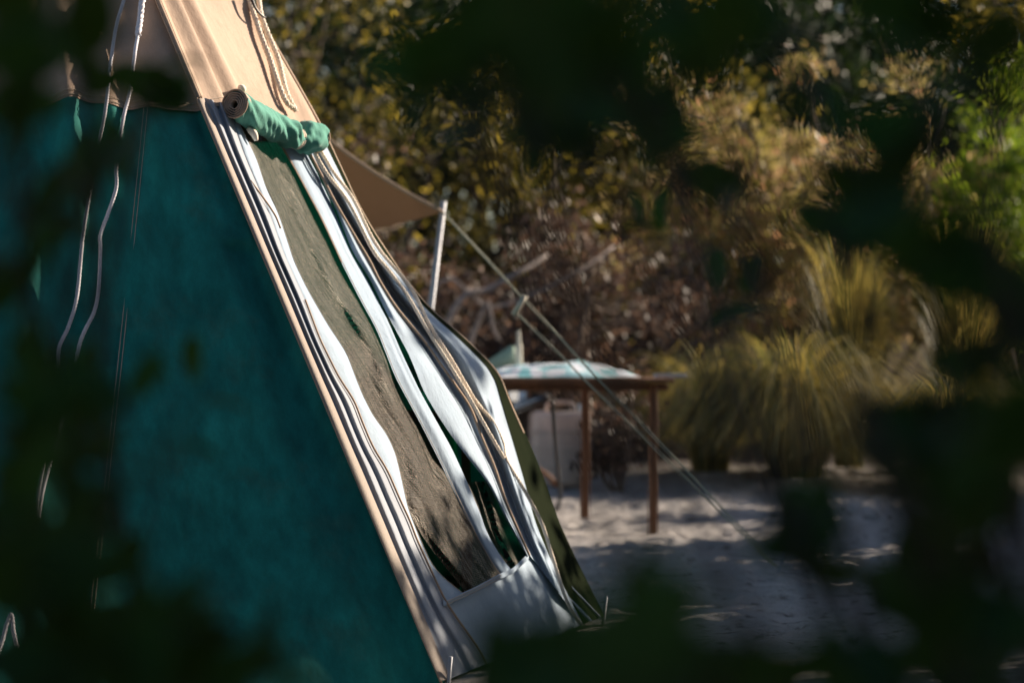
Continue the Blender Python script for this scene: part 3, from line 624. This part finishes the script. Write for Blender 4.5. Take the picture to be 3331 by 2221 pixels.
# translucent water container on the sand behind the table
jc = ray(1822, 1580, 14.0); jz = gz(jc.x, jc.y)
jug = empty('water_jerrycan', (jc.x, jc.y, jz), 'translucent pinkish plastic water jerrycan on the sand behind the table', 'jerrycan')
mk('body', *box_data((jc.x, jc.y, jz + 0.215), 0.34, 0.22, 0.43, 0.1, 0.035), M['tub'], jug)
for z in (0.12, 0.22, 0.32): mk('rib', *box_data((jc.x, jc.y, jz + z), 0.348, 0.228, 0.014, 0.1, 0.006), M['tub'], jug)
tube('handle', [Vector((jc.x - 0.08, jc.y, jz + 0.42)), Vector((jc.x - 0.06, jc.y, jz + 0.475)), Vector((jc.x + 0.06, jc.y, jz + 0.475)), Vector((jc.x + 0.08, jc.y, jz + 0.42))], 0.012, M['tub'], jug)
tube('cap', [Vector((jc.x + 0.12, jc.y, jz + 0.42)), Vector((jc.x + 0.12, jc.y, jz + 0.47))], 0.026, M['white'], jug, n=2, sides=14)

# folding camp chair left of the jerrycan
ch = empty('camp_chair', (-0.02, 11.7, 0), 'grey folding camp chair with bent dark tube legs under the table', 'chair')
def cp(px, py, D): return ray(px, py, D)
D0 = 12.6
gz0 = lambda p: Vector((p.x, p.y, gz(p.x, p.y) - 0.005))
tube('leg', [cp(1800, 1300, D0), cp(1808, 1450, D0), cp(1818, 1560, D0), cp(1822, 1620, D0), cp(1806, 1662, D0)], 0.011, M['darksteel'], ch, sides=8)
tube('leg', [cp(1640, 1290, D0 + .4), cp(1652, 1450, D0 + .4), cp(1660, 1560, D0 + .4), cp(1662, 1620, D0 + .4), cp(1650, 1645, D0 + .4)], 0.011, M['darksteel'], ch, sides=8)
tube('leg', [cp(1600, 1290, D0), cp(1600, 1450, D0), cp(1600, 1620, D0), cp(1590, 1662, D0)], 0.011, M['darksteel'], ch, sides=8)
tube('brace', [cp(1600, 1470, D0), cp(1750, 1525, D0 + .02), cp(1812, 1575, D0)], 0.012, M['wood'], ch, sides=8)
V, n = [], 16
for j in range(n):
    for i in range(n):
        u, v = i / (n - 1), j / (n - 1); p = cp(1590 + 190 * u, 1372 - 80 * u * (1 - 0.5 * v) - 45 * v, D0 - .05 + .45 * v); V.append(p + Vector((0, 0, -0.035 * math.sin(math.pi * u) * math.sin(math.pi * v))))
mk('seat', V, grid_faces(n, n), M['chairfab'], ch)
tube('seat_rail', [V[i] for i in range(n)], 0.010, M['darksteel'], ch, n=20); tube('seat_rail', [V[(n - 1) * n + i] for i in range(n)], 0.010, M['darksteel'], ch, n=20)
tube('arm_rail', [V[n - 1], V[n - 1] + Vector((0.0, 0.2, 0.012)), V[-1]], 0.011, M['darksteel'], ch)
V2 = [cp(1590 + 120 * i / 9, 1305 - 45 * j / 5 + 6 * math.sin(i), D0 + .38 + 0.02 * j) for j in range(6) for i in range(10)]
mk('backrest', V2, grid_faces(10, 6), M['white'], ch)

# ------------------------------------------------------------------ vegetation
def leaf_cloud(P, Dn, size, aspect, rng, jitter=0.45):
    """kite-shaped leaves (two triangles as one bent quad) at points P"""
    n = len(P); d = rng.normal(size=(n, 3)); d /= np.linalg.norm(d, axis=1, keepdims=True) + 1e-9
    d = Dn * (1 - jitter) + d * jitter * 2; d /= np.linalg.norm(d, axis=1, keepdims=True) + 1e-9
    e = rng.normal(size=(n, 3)); w = np.cross(d, e); w /= np.linalg.norm(w, axis=1, keepdims=True) + 1e-9; nn = np.cross(d, w)
    s = size * rng.uniform(0.6, 1.35, (n, 1)); V = np.empty((n, 4, 3))
    V[:, 0] = P; V[:, 1] = P + d * s * 0.45 + w * s * aspect * 0.5 + nn * s * 0.05
    V[:, 2] = P + d * s; V[:, 3] = P + d * s * 0.45 - w * s * aspect * 0.5 + nn * s * 0.05
    return V.reshape(-1, 3), np.arange(n * 4).reshape(n, 4)
def bush(name, label, x, y, h, w, mat, n, leaf=0.05, aspect=0.5, seed=0, cat='bush', group=None, wood='bark', twigs=0, low=0.15, clump=0.085, limbs=10):
    rng = np.random.default_rng(seed); z0 = gz(x, y); b = empty(name, (x, y, z0), label, cat, group); B = np.array([x, y, z0 - 0.05])
    D, tips, joints = [], [], []
    for k in range(limbs):
        a = rng.uniform(0, 2 * math.pi); rad = w * 0.5 * rng.uniform(0.15, 0.95); hh = h * rng.uniform(0.55, 1.0) * (1 - 0.35 * (rad / (w * .5)) ** 2)
        tip = B + [rad * math.cos(a), rad * math.sin(a), hh]; m1 = B + (tip - B) * 0.4 + rng.normal(size=3) * 0.07 * h
        path = smooth_path([Vector(B), Vector(m1), Vector(tip)], 9)
        r0 = 0.011 * h * rng.uniform(0.6, 1.2); D.append(tube_data(path, lambda t, r0=r0: r0 * (1 - 0.8 * t) + 0.003, 5))
        joints += path[2:]
        for s in range(7):
            q = path[3 + (s % 6)]; dirn = rng.normal(size=3); dirn[2] = abs(dirn[2]) * 0.6; dirn /= np.linalg.norm(dirn)
            e = np.array(q) + dirn * w * rng.uniform(0.10, 0.28); e[2] = max(e[2], z0 + low * h * rng.uniform(0.3, 1)); tips.append(e)
            D.append(tube_data(smooth_path([q, (q + Vector(e)) / 2 + Vector(rng.normal(size=3) * 0.03), Vector(e)], 5), lambda t, r0=r0: r0 * 0.4 * (1 - 0.7 * t) + 0.002, 4))
    for k in range(twigs):
        p = np.array(joints[rng.integers(0, len(joints))]); dr = rng.normal(size=3) * [1, 1, .7]; dr /= np.linalg.norm(dr); L = rng.uniform(.2, .6)
        D.append(tube_data(smooth_path([Vector(p), Vector(p + dr * L * .5 + rng.normal(size=3) * .05), Vector(p + dr * L)], 5), lambda t: 0.006 * (1 - .8 * t) + 0.0015, 4))
    mk('trunk', *join(D), M[wood], b)
    T = np.array(tips); idx = rng.integers(0, len(T), n); cen = np.array([x, y, z0 + h * 0.45])
    off = rng.normal(size=(n, 3)) * clump * w * rng.uniform(0.4, 1.0, (len(T), 1))[idx] * [1, 1, 0.75]
    P = T[idx] + off; P[:, 2] = np.maximum(P[:, 2], z0 + 0.03); out = P - cen; out /= np.linalg.norm(out, axis=1, keepdims=True) + 1e-9
    near = (np.abs(P[:, 0]) < 0.24 * P[:, 1] + 0.35) & (P[:, 1] > -0.4) & (P[:, 1] < 6) & (P[:, 2] < 1.25 + 0.2 * P[:, 1]); P, out = P[~near], out[~near]   # the gap the picture was taken through
    V, Fs = leaf_cloud(P, out, leaf, aspect, rng); o = mk_me('crown', np_mesh('crown', V, Fs), M[mat], b, smooth=False); o['kind'] = 'stuff'
    return b
# behind the table: dry brown scrub
bush('dry_scrub', 'dry brown twiggy scrub bush behind the awning pole', -0.95, 15.2, 2.0, 2.0, 'brownleaf', 6500, 0.05, 0.6, 21, wood='twig', twigs=140)
bush('dry_scrub', 'tangled dry brown scrub behind the jerrycan', 0.30, 15.6, 1.7, 1.7, 'brownleaf', 6000, 0.05, 0.6, 22, wood='twig', twigs=160)
bush('dry_scrub', 'low dry scrub between the table and the grass tussocks', 1.2, 16.6, 1.35, 1.4, 'brownleaf', 4000, 0.05, 0.6, 23, wood='twig', twigs=120)
bush('small_shrub', 'small pinkish dry shrub by the table leg', 0.62, 13.7, 0.66, 0.55, 'brownleaf', 900, 0.045, 0.6, 24, wood='twig', low=0.2)
# middle row
bush('olive_bush', 'olive yellow bush rising above the brown tarp', -1.5, 17.4, 3.7, 2.4, 'olive', 14400, 0.07, 0.45, 31)
bush('olive_bush', 'dark olive bush right of the awning pole', 0.0, 18.4, 3.1, 2.0, 'olive', 11200, 0.065, 0.45, 32)
bush('golden_bush', 'sunlit golden bush above the brown scrub', 1.45, 18.2, 2.75, 1.9, 'gold', 13600, 0.06, 0.5, 33)
bush('golden_bush', 'yellow green sunlit bush behind the grass tussocks', 2.75, 18.4, 3.0, 1.9, 'gold', 12000, 0.06, 0.5, 34)
bush('green_bush', 'bright green leafy bush at the edge of the clearing', 3.85, 18.0, 2.8, 1.6, 'green', 12000, 0.065, 0.45, 35)
# rear trees
for k, (x, y, h, w, mt, lab) in enumerate([(-3.6, 20.5, 4.0, 3.2, 'olive', 'olive tree on the bank behind the tent'), (-1.2, 21.5, 4.1, 3.0, 'darkleaf', 'dark tree on the bank above the tarp'),
        (0.9, 22.0, 3.9, 2.8, 'olive', 'olive tree on the bank behind the dry scrub'), (3.0, 23.0, 3.9, 2.8, 'darkleaf', 'dark tree on the bank behind the golden bush'), (5.2, 24.6, 4.2, 2.8, 'olive', 'olive tree on the bank behind the green bushes'),
        (-4.2, 27.5, 6.2, 4.4, 'darkleaf', 'tallest dark tree behind the olive tree'), (-0.8, 28.0, 6.4, 4.6, 'darkleaf', 'tall dark tree far behind the tarp'), (2.4, 28.5, 6.2, 4.6, 'darkleaf', 'tall dark tree far behind the scrub'), (5.4, 29.0, 6.2, 4.6, 'darkleaf', 'tall dark tree far behind the golden bushes'), (8.6, 29.5, 6.0, 4.6, 'darkleaf', 'tall dark tree far behind the green bushes')]):
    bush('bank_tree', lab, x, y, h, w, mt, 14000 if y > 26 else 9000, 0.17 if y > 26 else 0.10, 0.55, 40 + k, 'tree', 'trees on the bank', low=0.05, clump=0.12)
# shrubs to the right of the clearing and round the camera; they shade the sand and the photographer
for k, (x, y, h, w, lab) in enumerate([(5.2, 13.9, 2.2, 1.9, 'dark shrub right of the clearing beside the tussocks'), (4.7, 11.9, 4.0, 2.2, 'tall dark shrub on the right side of the sand'), (4.4, 9.6, 2.5, 2.1, 'dark shrub right of the tent by the sand'), (2.3, 3.3, 2.8, 2.0, 'low dark shrub between the two tall shrubs beside the foreground branches'), (3.5, 6.8, 3.6, 2.2, 'tall dark shrub beside the path in front of the tent'),
        (2.4, 4.5, 4.3, 2.7, 'tall dark shrub closest to the foreground branches'), (2.0, 2.4, 4.2, 2.6, 'dark shrub beside the foreground branches'), (1.6, 0.2, 3.8, 2.4, 'dark shrub beside the viewpoint'), (-2.3, 1.6, 3.6, 2.4, 'tall dark shrub left of the foreground branches'), (-1.9, -0.8, 3.8, 2.8, 'tall dark shrub behind the viewpoint')]):
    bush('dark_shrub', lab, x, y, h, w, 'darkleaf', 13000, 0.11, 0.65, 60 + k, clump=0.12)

def tussock(label, x, y, h, spread, n, seed, droop=1.0, mat='grass'):
    rng = np.random.default_rng(seed); z0 = gz(x, y) - 0.02; V, Fs = [], []
    for k in range(n):
        a = rng.uniform(0, 2 * math.pi); L = h * rng.uniform(0.7, 1.5); r = rng.uniform(0.02, 0.16) * spread; lean = rng.uniform(0.30, 1.25) * spread * droop
        bx, by = x + r * math.cos(a), y + r * math.sin(a); wd_ = rng.uniform(0.003, 0.008); hz = L * rng.uniform(.7, 1); o = len(V); S = 6
        for j in range(S):
            t = j / (S - 1); q = lean * t ** 1.6; zz = hz * (1.8 * t - 1.6 * droop * t * t); zz = max(zz, 0.02)
            ww = wd_ * (1 - 0.85 * t); px_, py_ = bx + q * math.cos(a), by + q * math.sin(a)
            V += [(px_ - ww * math.sin(a), py_ + ww * math.cos(a), z0 + zz), (px_ + ww * math.sin(a), py_ - ww * math.cos(a), z0 + zz)]
        Fs += [(o + 2 * j, o + 2 * j + 1, o + 2 * j + 3, o + 2 * j + 2) for j in range(S - 1)]
    t = mk_me('grass_tussock', np_mesh('grass_tussock', np.array(V), np.array(Fs)), M[mat], None)
    t.location = (0, 0, 0); tag(t, label, 'grass', 'grass tussocks edging the sand'); return t
tussock('wide drooping green grass tussock overhanging the sand', 1.70, 14.5, 1.25, 1.05, 1700, 71, 1.0)
tussock('golden tipped grass tussock beside the table end', 1.22, 14.9, 1.05, 0.75, 900, 72, 0.95)
tussock('upright straw coloured tussock behind the wide one', 2.12, 15.2, 1.35, 0.62, 1000, 73, 0.62)
tussock('pale tipped tussock under the bright green bush', 2.85, 15.3, 1.35, 0.65, 1000, 74, 0.62)
tussock('dark drooping tussock at the shaded end of the sand', 2.55, 14.1, 0.9, 1.0, 1800, 75, 1.0)
# fallen grey branches in front of the scrub
for k, (lab, pts, r) in enumerate([('long grey fallen branch leaning in the scrub', [(1470, 1020, 14.2), (1590, 940, 14.3), (1700, 880, 14.4), (1780, 830, 14.6)], 0.028),
        ('short pale broken branch below the long one', [(1570, 1010, 14.1), (1600, 1060, 14.1), (1625, 1110, 14.1)], 0.022),
        ('thin crooked dead branch above the scrub', [(1420, 930, 14.3), (1600, 1000, 14.3), (1850, 900, 14.5), (2000, 800, 14.8)], 0.014)]):
    P = [ray(*p) for p in pts]; g0 = P[0]; foot = Vector((g0.x - 0.35, g0.y + 0.2, gz(g0.x, g0.y)))
    o = tube('fallen_branch', [foot] + P, lambda t, r=r: r * (1 - 0.6 * t), M['greywood'], None, n=30, sides=7); tag(o, lab, 'branch')

# ------------------------------------------------------------------ foreground shrubs in front of the lens (out of focus)
def leaf_mesh():
    V, Fs, n = [], [], 9
    for j in range(n):
        t = j / (n - 1); w = 0.21 * math.sin(math.pi * min(1, t ** 0.8)) ** 0.8 + 0.004; zc = 0.10 * math.sin(math.pi * t) - 0.06 * t
        V += [(-w, t, zc + w * 0.35), (0, t, zc), (w, t, zc + w * 0.35)]
    me = bpy.data.meshes.new('leaf'); me.from_pydata(V, [], grid_faces(3, n)); me.materials.append(M['fgleaf'])
    me.polygons.foreach_set('use_smooth', [True] * len(me.polygons)); return me
LEAF = leaf_mesh()
def fg_shrub(label, base, clusters, singles=(), seed=0, size=0.085):
    rng = np.random.default_rng(seed); b = empty('foreground_shrub', base, label, 'shrub', 'out of focus shrubs framing the view'); D = []; B = Vector(base); inv = Matrix.Translation(-B)
    def leaf(P, d, s, roll):
        d = d.normalized(); q = d.to_track_quat('Y', 'Z').to_matrix().to_4x4(); Mx = Matrix.Translation(P) @ q @ Matrix.Rotation(roll, 4, 'Y') @ Matrix.Scale(s, 4)
        o = bpy.data.objects.new('leaf', LEAF); COL.objects.link(o); o.parent = b; o.matrix_parent_inverse = inv; o.matrix_basis = Mx
    for (cx_, cy_, rx, ry, n, d0, d1) in clusters:
        c = ray(cx_, cy_, (d0 + d1) / 2); m_ = B.lerp(c, 0.55) + Vector((rng.normal() * .04, rng.normal() * .05, 0.04))
        D.append(tube_data(smooth_path([B + Vector((rng.normal() * .02, rng.normal() * .02, -0.03)), m_, c], 14), lambda t: 0.006 * (1 - .7 * t) + 0.0012, 5))
        for k in range(n):
            P = ray(cx_ + rng.normal() * rx * .62, cy_ + rng.normal() * ry * .62, rng.uniform(d0, d1)); d = Vector(rng.normal(size=3)) + Vector((0, 0, 0.3))
            s = size * rng.uniform(0.7, 1.25); d.normalize(); leaf(P - d * s * .5, d, s, rng.uniform(0, 6.28))
            if k % 3 == 0:
                e = P - d * s * .5; D.append(tube_data(smooth_path([c.lerp(m_, 0.25), (c + e) / 2 + Vector(rng.normal(size=3) * .012), e], 6), 0.0013, 4))
    for (x0, y0, x1, y1, d_, s) in singles:
        P, Q = ray(x0, y0, d_), ray(x1, y1, d_ + 0.02); leaf(P, Q - P, (Q - P).length * s, rng.uniform(-.5, .5))
        D.append(tube_data(smooth_path([P, P.lerp(B, .1) + Vector((0, 0, .02)), P.lerp(B, 0.35)], 5), 0.0013, 4))
    mk('stem', *join(D), M['fgtwig'], b); return b
fg_shrub('blurred dark shrub in front of the tent\'s shaded wall', (-0.52, 2.3, 0), [
    (60, 120, 130, 130, 10, 1.6, 2.4), (480, 265, 120, 45, 7, 2.2, 2.7), (250, 120, 90, 90, 3, 1.8, 2.4), (330, 470, 55, 80, 4, 1.9, 2.4), (205, 650, 60, 100, 5, 1.8, 2.3), (80, 800, 80, 110, 6, 1.7, 2.3),
    (110, 1230, 120, 90, 7, 1.7, 2.3), (330, 1240, 120, 60, 5, 2.0, 2.5), (230, 1450, 160, 110, 8, 1.6, 2.3), (60, 1500, 40, 60, 2, 1.8, 2.2), (300, 1690, 110, 120, 8, 1.7, 2.3), (150, 1880, 160, 130, 9, 1.5, 2.2), (480, 2100, 260, 80, 15, 1.5, 2.2), (200, 2120, 90, 90, 6, 1.5, 2.2), (30, 330, 60, 110, 6, 1.6, 2.2), (90, 1650, 110, 150, 6, 1.6, 2.2), (330, 1950, 180, 120, 8, 1.5, 2.1), (620, 2170, 160, 50, 10, 1.5, 2.1), (560, 2010, 120, 70, 6, 1.6, 2.1), (180, 2200, 200, 40, 10, 1.4, 2.0), (820, 2215, 120, 25, 5, 1.5, 2.0)],
    [(500, 240, 690, 190, 2.9, 1.0), (632, 1080, 636, 1250, 2.6, 1.0), (640, 1310, 850, 1350, 2.6, 1.0), (560, 1450, 730, 1500, 2.5, 1.0), (450, 1180, 560, 1230, 2.6, 1.0)], 81)
fg_shrub('blurred low green shrub below the window panel', (0.05, 1.35, 0), [
    (1850, 2170, 200, 60, 16, 0.95, 1.4), (1600, 2210, 120, 40, 6, 1.0, 1.4), (2190, 2000, 70, 120, 8, 1.1, 1.6), (2300, 2200, 150, 40, 8, 1.0, 1.5)], (), 82, 0.075)
fg_shrub('large blurred dark shrub at the right of the sand', (0.52, 1.9, 0), [
    (3210, 1450, 150, 260, 19, 1.3, 2.2), (3080, 1800, 150, 180, 10, 1.4, 2.2), (3200, 2080, 130, 130, 14, 1.3, 2.0), (2620, 1740, 70, 100, 6, 1.7, 2.2), (2480, 2200, 200, 40, 8, 1.4, 1.9), (2960, 1330, 90, 120, 9, 1.5, 2.1),
    (3130, 860, 150, 80, 10, 1.6, 2.2), (2730, 760, 100, 80, 9, 1.7, 2.3), (2880, 560, 60, 150, 7, 1.6, 2.3), (2850, 2160, 120, 60, 8, 1.4, 2.0), (3290, 1000, 40, 160, 7, 1.5, 2.0)],
    [(2600, 1560, 2560, 1800, 2.4, 1.0)], 183)
fg_shrub('blurred overhanging shrub above the sunlit bushes', (0.42, 1.25, 0), [
    (1640, 130, 170, 110, 18, 1.3, 1.9), (1950, 130, 190, 120, 20, 1.3, 1.9), (2250, 160, 150, 140, 14, 1.4, 2.0), (1560, 380, 130, 110, 8, 1.7, 2.3), (1830, 380, 150, 110, 11, 1.7, 2.4), (2140, 420, 110, 90, 7, 1.8, 2.4), (2330, 540, 70, 90, 5, 2.2, 2.8), (1400, 200, 80, 120, 4, 1.6, 2.1),
    (2920, 130, 70, 130, 8, 1.5, 2.1), (3200, 170, 110, 140, 12, 1.5, 2.1), (2480, 60, 110, 60, 5, 1.7, 2.2), (2640, 240, 60, 60, 3, 1.9, 2.4)],
    [(2040, 620, 2090, 740, 3.5, 1.0), (2170, 600, 2150, 770, 3.4, 1.0), (2010, 750, 2150, 740, 3.5, 1.0), (2100, 560, 2250, 680, 3.4, 1.0), (2330, 800, 2340, 960, 3.3, 1.0), (2400, 830, 2450, 960, 3.3, 1.0), (2420, 960, 2480, 820, 3.4, 1.0), (2300, 1070, 2520, 1000, 3.4, 1.0), (2660, 260, 2730, 470, 3.3, 1.0), (2590, 180, 2640, 330, 3.3, 1.0),
     (2230, 640, 2330, 560, 3.3, 1.0), (1190, 330, 1290, 370, 2.8, 1.0)], 84)
